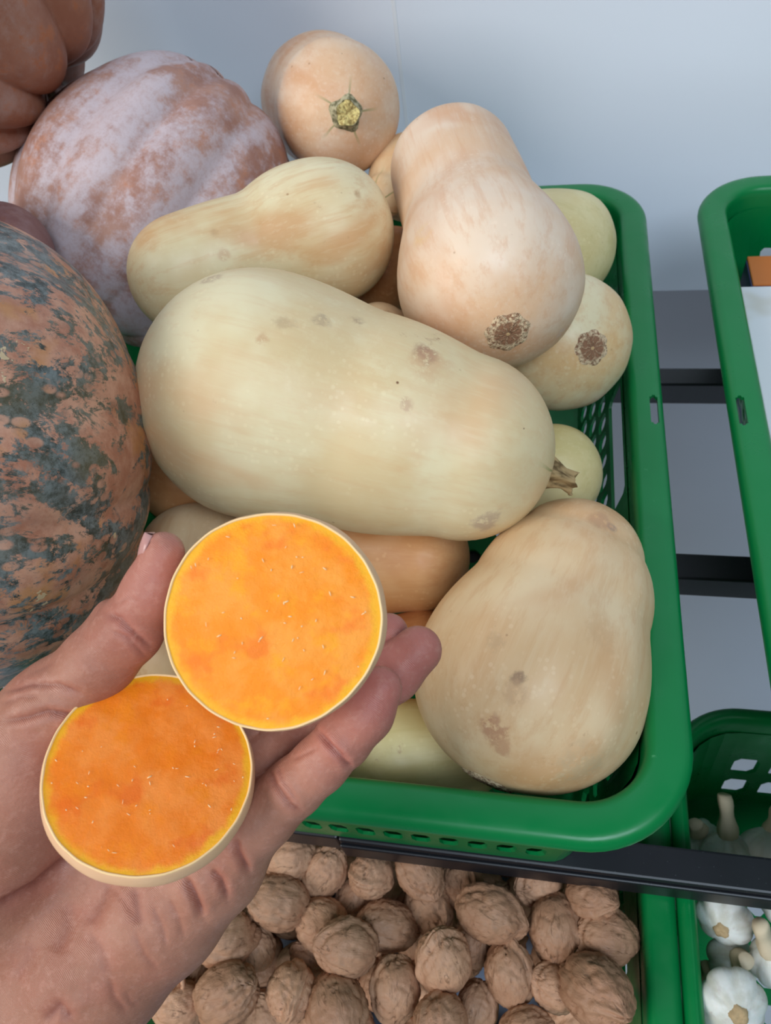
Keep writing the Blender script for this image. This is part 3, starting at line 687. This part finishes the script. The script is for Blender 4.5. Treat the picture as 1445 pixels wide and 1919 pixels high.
# ------------------------------------------------------------------ garlic
gm_ = NM('garlic_skin', 0.45, 0.4); gs = gm_.map((1, 1, 0.12))
c = gm_.mix(gm_.step(gm_.noise(60, 4, vec=gs), 0.4, 0.65), lin((222, 224, 220)), lin((196, 196, 184)))
c = gm_.mix(gm_.math('MULTIPLY', gm_.step(gm_.noise(150, 3, vec=gs), 0.55, 0.7), 0.4), c, lin((176, 160, 160)))
gm_.color(c); gm_.b.inputs['Subsurface Weight'].default_value = 0.1; gm_.b.inputs['Subsurface Scale'].default_value = 0.004; gm_.bump(gm_.noise(150, 4, vec=gs), 0.4, 0.001); M_GAR = gm_.m
M_ROOT = plain('garlic_root', (176, 152, 116), 0.9, 0.1, 0.25, 400)
M_NECK = plain('garlic_neck', (206, 190, 162), 0.6, 0.2, 0.1, 120)
def garlic(label, px, py, rp, z, up, seed, neck=0.03):
    rnd = random.Random(seed); ctr, d = PZ(px, py, z); R = rp * d / FPX * 1.04
    M = frame(ctr, Vector(up), Vector((1, 0.2, 0.1)))
    N, S = 40, 60; vs, fs = [], []; nl = rnd.choice((7, 8, 9)); ph = rnd.uniform(0, 6)
    for i in range(N + 1):
        f = i / N; th = math.pi * f
        if f < 0.86:
            g = f / 0.86; r = math.sin(math.pi * min(g, 1) * 0.93) ** 0.8; z_ = -0.72 + 1.5 * g ** 1.15
        else:
            g = (f - 0.86) / 0.14; r = 0.20 * (1 - g); z_ = 0.78 + 0.25 * g
        if 0.6 < f < 0.86: r = max(r, 0.2)
        for j in range(S):
            a = 2 * math.pi * j / S
            lob = 1 - 0.12 * (1 - abs(math.cos(nl * a / 2 + ph)) ** 0.6) * min(1, r * 1.4) + 0.03 * math.sin(2 * a + ph)
            vs.append((R * r * lob * math.cos(a), R * r * lob * math.sin(a), R * z_))
    for i in range(N):
        for j in range(S):
            a, b = i * S + j, i * S + (j + 1) % S; fs.append((a, b, b + S, a + S))
    o = link('garlic_bulb', mesh('garlic_bulb', vs, fs), M_GAR); o.matrix_world = M
    tag(o, label, 'garlic', 'garlic bulbs in the lower basket')
    v, f_ = [], []; bx = rnd.uniform(-.3, .3)
    for i in range(9):
        g = i / 8; r = 0.0062 * (1.25 - 0.5 * g) * (1 + 0.15 * math.sin(9 * g))
        for j in range(14):
            a = 2 * math.pi * j / 14; v.append((r * math.cos(a) * (1 + .12 * math.cos(3 * a)) + bx * neck * g * g, r * math.sin(a), R * 0.66 + neck * g))
    for i in range(8):
        for j in range(14): a, b = i * 14 + j, i * 14 + (j + 1) % 14; f_.append((a, b, b + 14, a + 14))
    f_.append(tuple(range(112, 126)))
    link('neck', mesh('neck', v, f_), M_NECK, o)
    v, f_ = [(0, 0, -R * 0.74)], []
    for i in range(1, 5):
        for j in range(24):
            a = 2 * math.pi * j / 24; r = R * 0.30 * i / 4 * (1 + 0.12 * math.sin(5 * a + i))
            v.append((r * math.cos(a), r * math.sin(a), -R * (0.80 - 0.02 * i) + (0.02 * R * math.sin(7 * j + i)) + (0.14 * R if i == 4 else 0)))
    for j in range(24):
        f_.append((0, 1 + (j + 1) % 24, 1 + j))
        for i in range(3): a, b = 1 + i * 24 + j, 1 + i * 24 + (j + 1) % 24; f_.append((a, b, b + 24, a + 24))
    link('root_plate', mesh('root_plate', v, f_), M_ROOT, o)
    return o
garlic('garlic bulb with its brown root end facing up at the bottom corner', 1372, 1880, 62, ZLOW - 0.012, (-0.05, 0.55, -0.9), 1)
garlic('smooth round garlic bulb just below the black rail', 1358, 1722, 50, ZLOW - 0.022, (0.3, 0.6, -0.5), 2)
garlic('loose-skinned garlic bulb between the round one and the root-end one', 1372, 1800, 46, ZLOW - 0.046, (0.2, -0.1, 1), 3, 0.02)
garlic('garlic bulb cut by the right picture edge', 1458, 1800, 52, ZLOW - 0.02, (-0.5, 0.3, 0.8), 4)
garlic('garlic bulb with an upright neck above the black rail', 1362, 1598, 46, ZLOW - 0.060, (-0.05, 0.75, 0.75), 5, 0.035)
garlic('garlic bulb in the left corner above the rail, against the basket wall', 1312, 1570, 36, ZLOW - 0.072, (-0.3, 0.2, 0.9), 6, 0.012)
garlic('garlic bulb at the right edge above the rail', 1436, 1595, 50, ZLOW - 0.062, (0.25, 0.8, 0.5), 7, 0.02)
garlic('garlic bulb at the right edge just under the rail', 1470, 1700, 48, ZLOW - 0.035, (0.4, 0.3, 0.8), 8, 0.02)
garlic('garlic bulb squeezed against the basket side, left of the loose-skinned one', 1318, 1838, 34, ZLOW - 0.066, (0.1, 0.3, 0.9), 9, 0.012)

# ------------------------------------------------------------------ cut rounds
def flesh_mat(name, c1, c2, c3, c4, bumpy):
    fk = NM(name, 0.42, 0.3)
    s = fk.sep(); rr = fk.math('SQRT', fk.math('ADD', fk.math('MULTIPLY', s[0], s[0]), fk.math('MULTIPLY', s[1], s[1])))
    off = fk.map(loc=(0.3, 0.8, 0.0)); oi = fk.n('ShaderNodeObjectInfo').outputs['Random']
    c = fk.mix(fk.step(fk.noise(55, 4, 0.6), 0.38, 0.64), lin(c1), lin(c2))
    c = fk.mix(fk.math('MULTIPLY', fk.step(fk.noise(85, 4, 0.6, vec=off), 0.50, 0.68), 0.75), c, lin(c3))
    c = fk.mix(fk.math('MULTIPLY', fk.step(fk.noise(60, 3, vec=fk.map(loc=(2, 3, 1))), 0.56, 0.70), 0.7), c, lin(c4))
    edge = fk.step(fk.math('ADD', rr, fk.math('MULTIPLY', fk.math('SUBTRACT', fk.noise(160, 4), 0.5), 0.006)), 0.0308, 0.0342)
    c = fk.mix(fk.math('MULTIPLY', edge, 0.9), c, lin((244, 176, 30)))
    c = fk.mix(fk.math('MULTIPLY', fk.step(fk.noise(420, 5, 0.8), 0.62, 0.74), 0.35), c, lin((252, 196, 128)))
    fk.color(c); fk.b.inputs['Subsurface Weight'].default_value = 0.12; fk.b.inputs['Subsurface Radius'].default_value = (1.0, 0.45, 0.12); fk.b.inputs['Subsurface Scale'].default_value = 0.003
    fk.bump(fk.math('ADD', fk.noise(420, 5, 0.75), fk.math('MULTIPLY', fk.noise(90, 4), 0.7)), bumpy, 0.0011)
    return fk.m
M_FLESH = flesh_mat('orange_flesh', (248, 140, 6), (249, 156, 52), (250, 162, 10), (243, 116, 14), 0.55)
M_FLESH2 = flesh_mat('red_orange_flesh', (240, 124, 20), (246, 142, 56), (244, 134, 14), (234, 104, 18), 0.4)
rk_ = NM('round_rind', 0.5, 0.4); rk_.color(rk_.mix(rk_.noise(60, 4), lin((222, 172, 128)), lin((232, 190, 148)))); rk_.bump(rk_.noise(120, 4), 0.25, 0.001); M_RIND = rk_.m
M_REDGE = plain('rind_cut_edge', (246, 206, 150), 0.5, 0.4, 0.06, 300)
def cut_round(label, ctr, nrm, R, th, seed, dome, bulge, flesh):
    rnd = random.Random(seed); C = P(*ctr); M = frame(C, camdir(*nrm), camdir(1, 0, 0)); S = 120
    root = empty('squash_round', C); root.matrix_world = M; tag(root, label, 'squash slice', 'cut squash rounds in the hand')
    ph = [rnd.uniform(0, 6.28) for _ in range(4)]
    def out(a): return 1 + 0.010 * math.sin(2 * a + ph[0]) + 0.007 * math.sin(3 * a + ph[1]) + 0.004 * math.sin(5 * a + ph[2])
    # flesh disc, gently uneven
    vs, fs = [(0, 0, 0.0006)], []; K = 26
    for i in range(1, K + 1):
        for j in range(S):
            a = 2 * math.pi * j / S; r = (R - 0.0005) * i / K * out(a)
            z = 0.0006 * math.cos(i / K * 1.5) + 0.00022 * mn.noise(Vector((r * math.cos(a) * 160, r * math.sin(a) * 160, seed))) - 0.0004 * (i / K) ** 8
            vs.append((r * math.cos(a), r * math.sin(a), z))
    for j in range(S):
        fs.append((0, 1 + j, 1 + (j + 1) % S))
        for i in range(K - 1): a, b = 1 + i * S + j, 1 + i * S + (j + 1) % S; fs.append((a, a + S, b + S, b))
    link('flesh', mesh('flesh', vs, fs), flesh, root)
    # rind: side wall and domed back
    prof = [(1.0 + 0.0, -0.0004)]
    for i in range(1, 25):
        f = i / 24
        if f < 0.35: r = 1.0 + bulge * math.sin(f / 0.35 * math.pi / 2); z = -th * f * 1.05
        else:
            g = (f - 0.35) / 0.65; r = (1.0 + bulge) * math.cos(g * math.pi / 2) ** dome; z = -th * (0.3675 + 0.6325 * math.sin(g * math.pi / 2))
        prof.append((r, z))
    vs, fs = [], []
    for (r, z) in prof:
        for j in range(S):
            a = 2 * math.pi * j / S; q = R * r * out(a) * (1 + 0.003 * math.sin(11 * a + 300 * z)); vs.append((q * math.cos(a), q * math.sin(a), z))
    for i in range(len(prof) - 1):
        for j in range(S): a, b = i * S + j, i * S + (j + 1) % S; fs.append((a, a + S, b + S, b))
    rind = link('rind', mesh('rind', vs, fs), M_RIND, root)
    vs, fs = [], []
    for (dr, z) in ((-0.0008, -0.0006), (-0.0006, 0.0001), (-0.0003, 0.00025), (0.0, 0.0001), (0.0001, -0.0006)):
        for j in range(S):
            a = 2 * math.pi * j / S; q = (R + dr + 0.00006 * math.sin(23 * a + ph[3])) * out(a); vs.append((q * math.cos(a), q * math.sin(a), z))
    for i in range(4):
        for j in range(S): a, b = i * S + j, i * S + (j + 1) % S; fs.append((a, a + S, b + S, b))
    link('cut_edge', mesh('cut_edge', vs, fs), M_REDGE, rind)
    # pale fibre crumbs on the cut face
    bm = bmesh.new()
    for q in range(46):
        a = rnd.uniform(0, 6.28); r = R * 0.92 * math.sqrt(rnd.random()); L = rnd.uniform(0.0003, 0.0011); b = rnd.uniform(0, 6.28); w = rnd.uniform(0.00012, 0.00028)
        mt = Matrix.Translation((r * math.cos(a), r * math.sin(a), 0.00075)) @ Matrix.Rotation(b, 4, 'Z') @ Matrix.Diagonal((L, w, w, 1))
        bmesh.ops.create_icosphere(bm, subdivisions=1, radius=1.0, matrix=mt)
    me = bpy.data.meshes.new('crumbs'); bm.to_mesh(me); bm.free()
    cr = link('fibre_crumbs', me, M_REDGE, root); cr['kind'] = 'stuff'
    return root
def view_n(px, py, tx, ty):
    v = Vector((-(px - W / 2) / FPX, -(py - H / 2) / FPX, -1.0)).normalized(); return tuple(v + Vector((tx, ty, 0)))
cut_round('orange cut squash round leaning on the fingers, the upper of two', (510, 1161, .250), view_n(510, 1161, -0.17, 0.03), 0.0352, 0.024, 4, 0.55, 0.035, M_FLESH)
cut_round('orange cut squash round resting on the palm, the lower of two', (280, 1441, .268), view_n(280, 1438, -0.05, -0.36), 0.0350, 0.0205, 9, 0.55, 0.04, M_FLESH2)

# ------------------------------------------------------------------ hand
def cp(px, py, d): return np.array([(px - W / 2) / FPX * d, (py - H / 2) / FPX * d, d], dtype=np.float32)
HV = 0.00125
lo = np.array([-0.300, 0.004, 0.240], np.float32); hi = np.array([0.036, 0.335, 0.404], np.float32)
dim = np.ceil((hi - lo) / HV).astype(int)
gx = (lo[0] + HV * np.arange(dim[0], dtype=np.float32))[:, None, None]
gy = (lo[1] + HV * np.arange(dim[1], dtype=np.float32))[None, :, None]
gz = (lo[2] + HV * np.arange(dim[2], dtype=np.float32))[None, None, :]
def cone(a, b):
    """tapered capsule from (px,py,d,rpx) to (px,py,d,rpx)"""
    A, B = cp(*a[:3]), cp(*b[:3]); ra, rb = a[3] * a[2] / FPX, b[3] * b[2] / FPX
    ba = B - A; L2 = float(ba @ ba)
    t = np.clip(((gx - A[0]) * ba[0] + (gy - A[1]) * ba[1] + (gz - A[2]) * ba[2]) / L2, 0, 1)
    d = np.sqrt((gx - A[0] - t * ba[0]) ** 2 + (gy - A[1] - t * ba[1]) ** 2 + (gz - A[2] - t * ba[2]) ** 2)
    return (d - (ra + (rb - ra) * t)).astype(np.float32)
def smin(a, b, k):
    h = np.clip(0.5 + 0.5 * (b - a) / k, 0, 1); return b + (a - b) * h - k * h * (1 - h)
def chain(pts, k):
    f = None
    for a, b in zip(pts[:-1], pts[1:]):
        c = cone(a, b); f = c if f is None else smin(f, c, k)
    return f
# palm: hypothenar side, centre and thenar side
palm = chain([(452, 1552, .297, 66), (400, 1612, .303, 88), (305, 1708, .308, 104), (190, 1812, .312, 118), (60, 1920, .322, 135), (-70, 2040, .335, 142), (-230, 2190, .357, 140), (-420, 2370, .39, 150)], 0.012)
palm = smin(palm, chain([(400, 1500, .309, 62), (290, 1600, .318, 85), (150, 1730, .322, 100), (0, 1880, .328, 125), (-190, 2060, .347, 128), (-400, 2260, .375, 140)], 0.012), 0.014)
palm = smin(palm, chain([(345, 1435, .315, 58), (220, 1540, .322, 80), (80, 1680, .326, 95), (-60, 1830, .33, 115)], 0.012), 0.014)
palm = smin(palm, chain([(310, 1395, .318, 56), (170, 1450, .322, 70), (40, 1560, .322, 95)], 0.012), 0.014)
thenar = chain([(88, 1345, .292, 84), (42, 1440, .296, 104), (5, 1550, .302, 116), (-60, 1680, .316, 130), (-140, 1850, .33, 134), (-290, 2010, .35, 130), (-470, 2200, .375, 140)], 0.012)
palm = smin(palm, thenar, 0.010)
thumb = chain([(60, 1372, .293, 88), (118, 1302, .289, 70), (186, 1238, .284, 64), (243, 1180, .279, 62)], 0.006)
thumb = smin(thumb, chain([(240, 1184, .279, 60), (284, 1108, .273, 51), (306, 1036, .269, 41)], 0.005), 0.004)
thumb = smin(thumb, cone((206, 1152, .284, 30), (196, 1170, .285, 30)), 0.004)
hand = smin(palm, thumb, 0.009)
pinky = chain([(440, 1570, .297, 70), (492, 1527, .291, 61), (553, 1474, .284, 55)], 0.004)
pinky = smin(pinky, chain([(553, 1474, .284, 55), (600, 1432, .281, 52), (643, 1386, .278, 53)], 0.003), 0.0022)
pinky = smin(pinky, chain([(645, 1384, .278, 53), (685, 1336, .276, 51), (712, 1291, .276, 43)], 0.004), 0.0022)
ring = chain([(400, 1510, .310, 62), (480, 1445, .309, 58), (565, 1388, .308, 55)], 0.004)
ring = smin(ring, chain([(565, 1388, .308, 55), (660, 1318, .306, 52)], 0.004), 0.0022)
ring = smin(ring, chain([(660, 1318, .306, 53), (735, 1262, .303, 52), (783, 1218, .300, 46)], 0.004), 0.0022)
middle = chain([(350, 1450, .316, 58), (440, 1370, .318, 56), (525, 1300, .318, 53), (625, 1240, .317, 50), (690, 1205, .315, 46), (728, 1186, .314, 38)], 0.004)
index = chain([(325, 1410, .320, 56), (400, 1310, .322, 54), (470, 1220, .322, 52), (545, 1140, .320, 48), (605, 1085, .317, 44)], 0.004)
fing = np.minimum(np.minimum(pinky, ring), np.minimum(middle, index))
hand = smin(hand, fing, 0.006)
del palm, thenar, thumb, pinky, ring, middle, index, fing

def surface_nets(f, lo, h):
    s = f < 0
    cell = lambda a, d: a[d[0]:a.shape[0] - 1 + d[0], d[1]:a.shape[1] - 1 + d[1], d[2]:a.shape[2] - 1 + d[2]]
    corners = [(i, j, k) for i in (0, 1) for j in (0, 1) for k in (0, 1)]
    cnt = sum(cell(s, d).astype(np.int8) for d in corners)
    msk = (cnt > 0) & (cnt < 8); ids = np.argwhere(msk)
    idx = -np.ones(msk.shape, np.int64); idx[msk] = np.arange(len(ids))
    fv = {d: f[ids[:, 0] + d[0], ids[:, 1] + d[1], ids[:, 2] + d[2]] for d in corners}
    acc = np.zeros((len(ids), 3)); n = np.zeros(len(ids))
    for a in corners:
        for ax in range(3):
            if a[ax]: continue
            b = list(a); b[ax] = 1; b = tuple(b)
            cr = (fv[a] < 0) != (fv[b] < 0); t = np.where(cr, fv[a] / np.where(cr, fv[a] - fv[b], 1), 0)
            p = np.array(a, float)[None, :].repeat(len(ids), 0); p[:, ax] = t
            acc += p * cr[:, None]; n += cr
    v = lo[None, :] + h * (ids + acc / n[:, None])
    faces = []
    for ax in range(3):
        b, c = (ax + 1) % 3, (ax + 2) % 3
        sl0 = [slice(1, -1)] * 3; sl1 = [slice(1, -1)] * 3
        sl0[ax] = slice(0, -1); sl1[ax] = slice(1, None)
        s0, s1 = s[tuple(sl0)], s[tuple(sl1)]
        e = np.argwhere(s0 != s1); sg = s0[tuple(e.T)]
        q = e.copy(); q[:, b] += 1; q[:, c] += 1
        def at(db, dc):
            r = q.copy(); r[:, b] -= db; r[:, c] -= dc; return idx[tuple(r.T)]
        A, B, C, D = at(1, 1), at(0, 1), at(0, 0), at(1, 0)
        fc = np.stack([A, B, C, D], 1); fc[~sg] = fc[~sg][:, ::-1]; faces.append(fc)
    return v, np.concatenate(faces)
hv, hf = surface_nets(hand, lo, HV)
hf = hf[(hf >= 0).all(1)]
me = bpy.data.meshes.new('hand'); me.from_pydata(hv.tolist(), [], hf.tolist()); me.update()
tmp = link('hand_tmp', me)
md = tmp.modifiers.new('s', 'SMOOTH'); md.iterations = 5; md.factor = 0.5
md = tmp.modifiers.new('d', 'SUBSURF'); md.levels = 1
bpy.context.view_layer.update(); dg = bpy.context.evaluated_depsgraph_get()
hm = bpy.data.meshes.new_from_object(tmp.evaluated_get(dg)); bpy.data.objects.remove(tmp)
nv = len(hm.vertices); V = np.empty(nv * 3, np.float32); hm.vertices.foreach_get('co', V); V = V.reshape(-1, 3)
Nn = np.empty(nv * 3, np.float32); hm.vertices.foreach_get('normal', Nn); Nn = Nn.reshape(-1, 3)
if (Nn * (V - V.mean(0))).sum() < 0: hm.flip_normals(); Nn = -Nn
px = V[:, 0] / V[:, 2] * FPX + W / 2; py = V[:, 1] / V[:, 2] * FPX + H / 2
front = np.clip((-Nn[:, 2] + 0.15) / 0.4, 0, 1)
disp = np.zeros(nv, np.float32); red = np.zeros(nv, np.float32); fold = np.zeros(nv, np.float32)
def crease(pts, depth, w, dmin=0.0, dmax=9.0, puff=0.35):
    """fold of the skin along a line of the palm: groove with a soft swelling on both sides"""
    global disp, red
    depth *= 0.9; w *= 0.95
    best = np.full(nv, 1e9, np.float32); tb = np.zeros(nv, np.float32); n = len(pts) - 1
    for i, (a, b) in enumerate(zip(pts[:-1], pts[1:])):
        ax_, ay_ = a; bx_, by_ = b; dx, dy = bx_ - ax_, by_ - ay_
        t = np.clip(((px - ax_) * dx + (py - ay_) * dy) / (dx * dx + dy * dy), 0, 1)
        d = np.hypot(px - ax_ - t * dx, py - ay_ - t * dy); m = d < best; best[m] = d[m]; tb[m] = (i + t[m]) / n
    ok = front * (V[:, 2] > dmin) * (V[:, 2] < dmax); fade = np.clip(np.minimum(tb, 1 - tb) * 5, 0.15, 1)
    disp += ok * fade * depth * (-np.exp(-(best / w) ** 2) + puff * np.exp(-((best - 2.6 * w) / (1.7 * w)) ** 2))
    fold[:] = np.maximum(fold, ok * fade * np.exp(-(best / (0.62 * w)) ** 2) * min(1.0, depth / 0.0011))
    red += ok * fade * np.exp(-(best / (2.2 * w)) ** 2) * min(0.3, depth / 0.0040)
# thumb
crease([(196, 1150), (225, 1160), (255, 1190), (290, 1222)], 0.0010, 7)
crease([(205, 1180), (240, 1195), (280, 1240)], 0.0005, 5)
crease([(215, 1135), (240, 1120), (262, 1128)], 0.0003, 4)
crease([(0, 1300), (60, 1282), (110, 1284), (165, 1305)], 0.0009, 6)
crease([(0, 1320), (40, 1306), (80, 1305)], 0.0005, 5)
crease([(0, 1352), (50, 1345), (90, 1333), (140, 1342), (190, 1330)], 0.0014, 7)
crease([(20, 1290), (60, 1262), (110, 1236)], 0.0003, 5)
# life line / thenar fold
crease([(-20, 1705), (20, 1688), (70, 1660), (110, 1625), (150, 1590)], 0.0024, 12)
# palm creases
crease([(345, 1640), (365, 1680), (382, 1722)], 0.0022, 8)
crease([(395, 1628), (415, 1650), (428, 1690)], 0.0013, 7)
crease([(440, 1570), (448, 1600), (470, 1640)], 0.0016, 7)
crease([(200, 1640), (196, 1680), (180, 1712), (160, 1740)], 0.0008, 18)
crease([(250, 1660), (255, 1700), (262, 1740)], 0.0011, 13)
crease([(205, 1660), (235, 1690), (250, 1720)], 0.0003, 6)
crease([(285, 1690), (305, 1740), (312, 1775)], 0.0004, 6)
crease([(315, 1680), (335, 1720), (345, 1760)], 0.0004, 6)
crease([(250, 1740), (270, 1790), (300, 1822)], 0.0004, 7)
crease([(205, 1830), (215, 1870), (240, 1900)], 0.0005, 7)
crease([(235, 1855), (245, 1880), (262, 1885)], 0.0003, 6)
crease([(160, 1740), (195, 1790), (205, 1830)], 0.0006, 12)
crease([(130, 1680), (125, 1740), (100, 1790)], 0.0007, 20)
crease([(60, 1760), (50, 1800), (20, 1840)], 0.0006, 18)
crease([(80, 1919), (110, 1885), (140, 1919)], 0.0012, 12)
# little finger joints
crease([(590, 1362), (612, 1390), (650, 1432), (662, 1440)], 0.0012, 6, dmax=.295)
crease([(600, 1378), (630, 1408), (655, 1422)], 0.0006, 4, dmax=.295)
crease([(505, 1440), (515, 1470), (545, 1510), (570, 1525)], 0.0011, 7, dmax=.3)
crease([(520, 1432), (530, 1462), (560, 1505)], 0.0005, 5, dmax=.3)
crease([(545, 1425), (600, 1400)], 0.00035, 4, dmax=.295)
# ring finger joint
crease([(610, 1300), (660, 1330), (700, 1370)], 0.0009, 6, dmin=.29)
V += Nn * disp[:, None]
# skin tint: fingertips, pads and folds are pinker
for (a, b, r, w) in ((712, 1300, 110, .75), (785, 1225, 110, .9), (730, 1190, 80, .9), (300, 1080, 110, .75), (620, 1420, 90, .35), (110, 1480, 120, .35), (230, 1230, 110, .25)):
    red += w * np.exp(-((px - a) ** 2 + (py - b) ** 2) / r ** 2)
hm.vertices.foreach_set('co', V.reshape(-1)); hm.update()
at_ = hm.attributes.new('flush', 'FLOAT', 'POINT'); at_.data.foreach_set('value', np.clip(red, 0, 1).astype(np.float32))
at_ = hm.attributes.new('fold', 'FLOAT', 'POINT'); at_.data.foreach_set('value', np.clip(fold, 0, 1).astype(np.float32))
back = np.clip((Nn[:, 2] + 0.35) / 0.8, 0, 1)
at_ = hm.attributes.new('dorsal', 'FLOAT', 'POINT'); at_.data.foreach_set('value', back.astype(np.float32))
hk = NM('skin', 0.48, 0.4)
fl_ = hk.n('ShaderNodeAttribute'); fl_.attribute_name = 'flush'; do_ = hk.n('ShaderNodeAttribute'); do_.attribute_name = 'dorsal'
c = hk.mix(hk.step(hk.noise(32, 4), 0.35, 0.65), lin((152, 101, 80)), lin((169, 118, 96)))
c = hk.mix(hk.math('MULTIPLY', hk.step(hk.noise(55, 3, vec=hk.map(loc=(1, 4, 2))), 0.5, 0.7), 0.35), c, lin((160, 98, 78)))
c = hk.mix(hk.math('MULTIPLY', fl_.outputs['Fac'], 0.6), c, lin((178, 98, 92)))
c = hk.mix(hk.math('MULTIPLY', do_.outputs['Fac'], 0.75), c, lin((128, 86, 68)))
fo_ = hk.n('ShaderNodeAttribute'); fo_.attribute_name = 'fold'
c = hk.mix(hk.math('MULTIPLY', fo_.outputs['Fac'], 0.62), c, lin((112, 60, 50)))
c = hk.mix(hk.math('MULTIPLY', hk.step(hk.noise(260, 4, 0.7), 0.5, 0.7), 0.25), c, lin((196, 146, 128)))
hk.color(c)
hk.b.inputs['Subsurface Weight'].default_value = 0.12; hk.b.inputs['Subsurface Radius'].default_value = (1.0, 0.35, 0.2); hk.b.inputs['Subsurface Scale'].default_value = 0.003
wv = hk.n('ShaderNodeTexWave'); wv.wave_type = 'BANDS'; hk.set(wv.inputs['Vector'], hk.map(rot=(0, 0, 0.9)))
wv.inputs['Scale'].default_value = 560; wv.inputs['Distortion'].default_value = 12; wv.inputs['Detail'].default_value = 1.0; wv.inputs['Detail Scale'].default_value = 0.25
hk.bump(hk.math('ADD', hk.math('MULTIPLY', wv.outputs['Fac'], 0.24), hk.math('ADD', hk.noise(500, 3), hk.math('MULTIPLY', hk.noise(130, 4), 1.3))), 0.32, 0.0009)
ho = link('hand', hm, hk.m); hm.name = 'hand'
ho.matrix_world = CAM2W
tag(ho, 'open left hand, palm up, holding two cut squash rounds', 'hand')
# thumb nail, seen almost edge-on
nk = NM('nail', 0.3, 0.5); nk.color(lin((186, 136, 128))); 
vs, fs = [], []; A = Vector(cp(277, 1034, .2735)); 
nz = Vector((-0.93, -0.28, -0.12)).normalized(); A = Vector(cp(301, 1040, .2695)) + nz * 0.0065; ny = (Vector(cp(288, 1002, .269)) - Vector(cp(258, 1068, .276))); ny = (ny - nz * ny.dot(nz)).normalized(); nx_ = ny.cross(nz)
for l in (0, 1):
    for i in range(13):
        for j in range(11):
            u, v = (j / 10 - 0.5) * 2, (i / 12 - 0.5) * 2
            r_ = 0.0050 * (1 - 0.06 * v) * min(1, (1.02 - abs(v) ** 5) ** 0.5)
            p = A + nx_ * (u * r_) + ny * (v * 0.0072) - nz * (0.0026 * u * u + 0.0008 * v * v) + nz * (0.0012 if l == 0 else 0.0006)
            vs.append(p)
for i in range(12):
    for j in range(10):
        a = i * 11 + j; fs.append((a, a + 1, a + 12, a + 11)); b = a + 143; fs.append((b, b + 11, b + 12, b + 1))
for i in range(12):
    a, b = i * 11, i * 11 + 11; fs.append((a, b, b + 143, a + 143)); a += 10; b += 10; fs.append((a, a + 143, b + 143, b))
for j in range(10):
    a = j; fs.append((a, a + 143, a + 144, a + 1)); a = 132 + j; fs.append((a, a + 1, a + 144, a + 143))
nail = link('thumb_nail', mesh('thumb_nail', vs, fs), nk.m, ho); tag(nail, 'pinkish thumb nail')
bpy.context.view_layer.update()
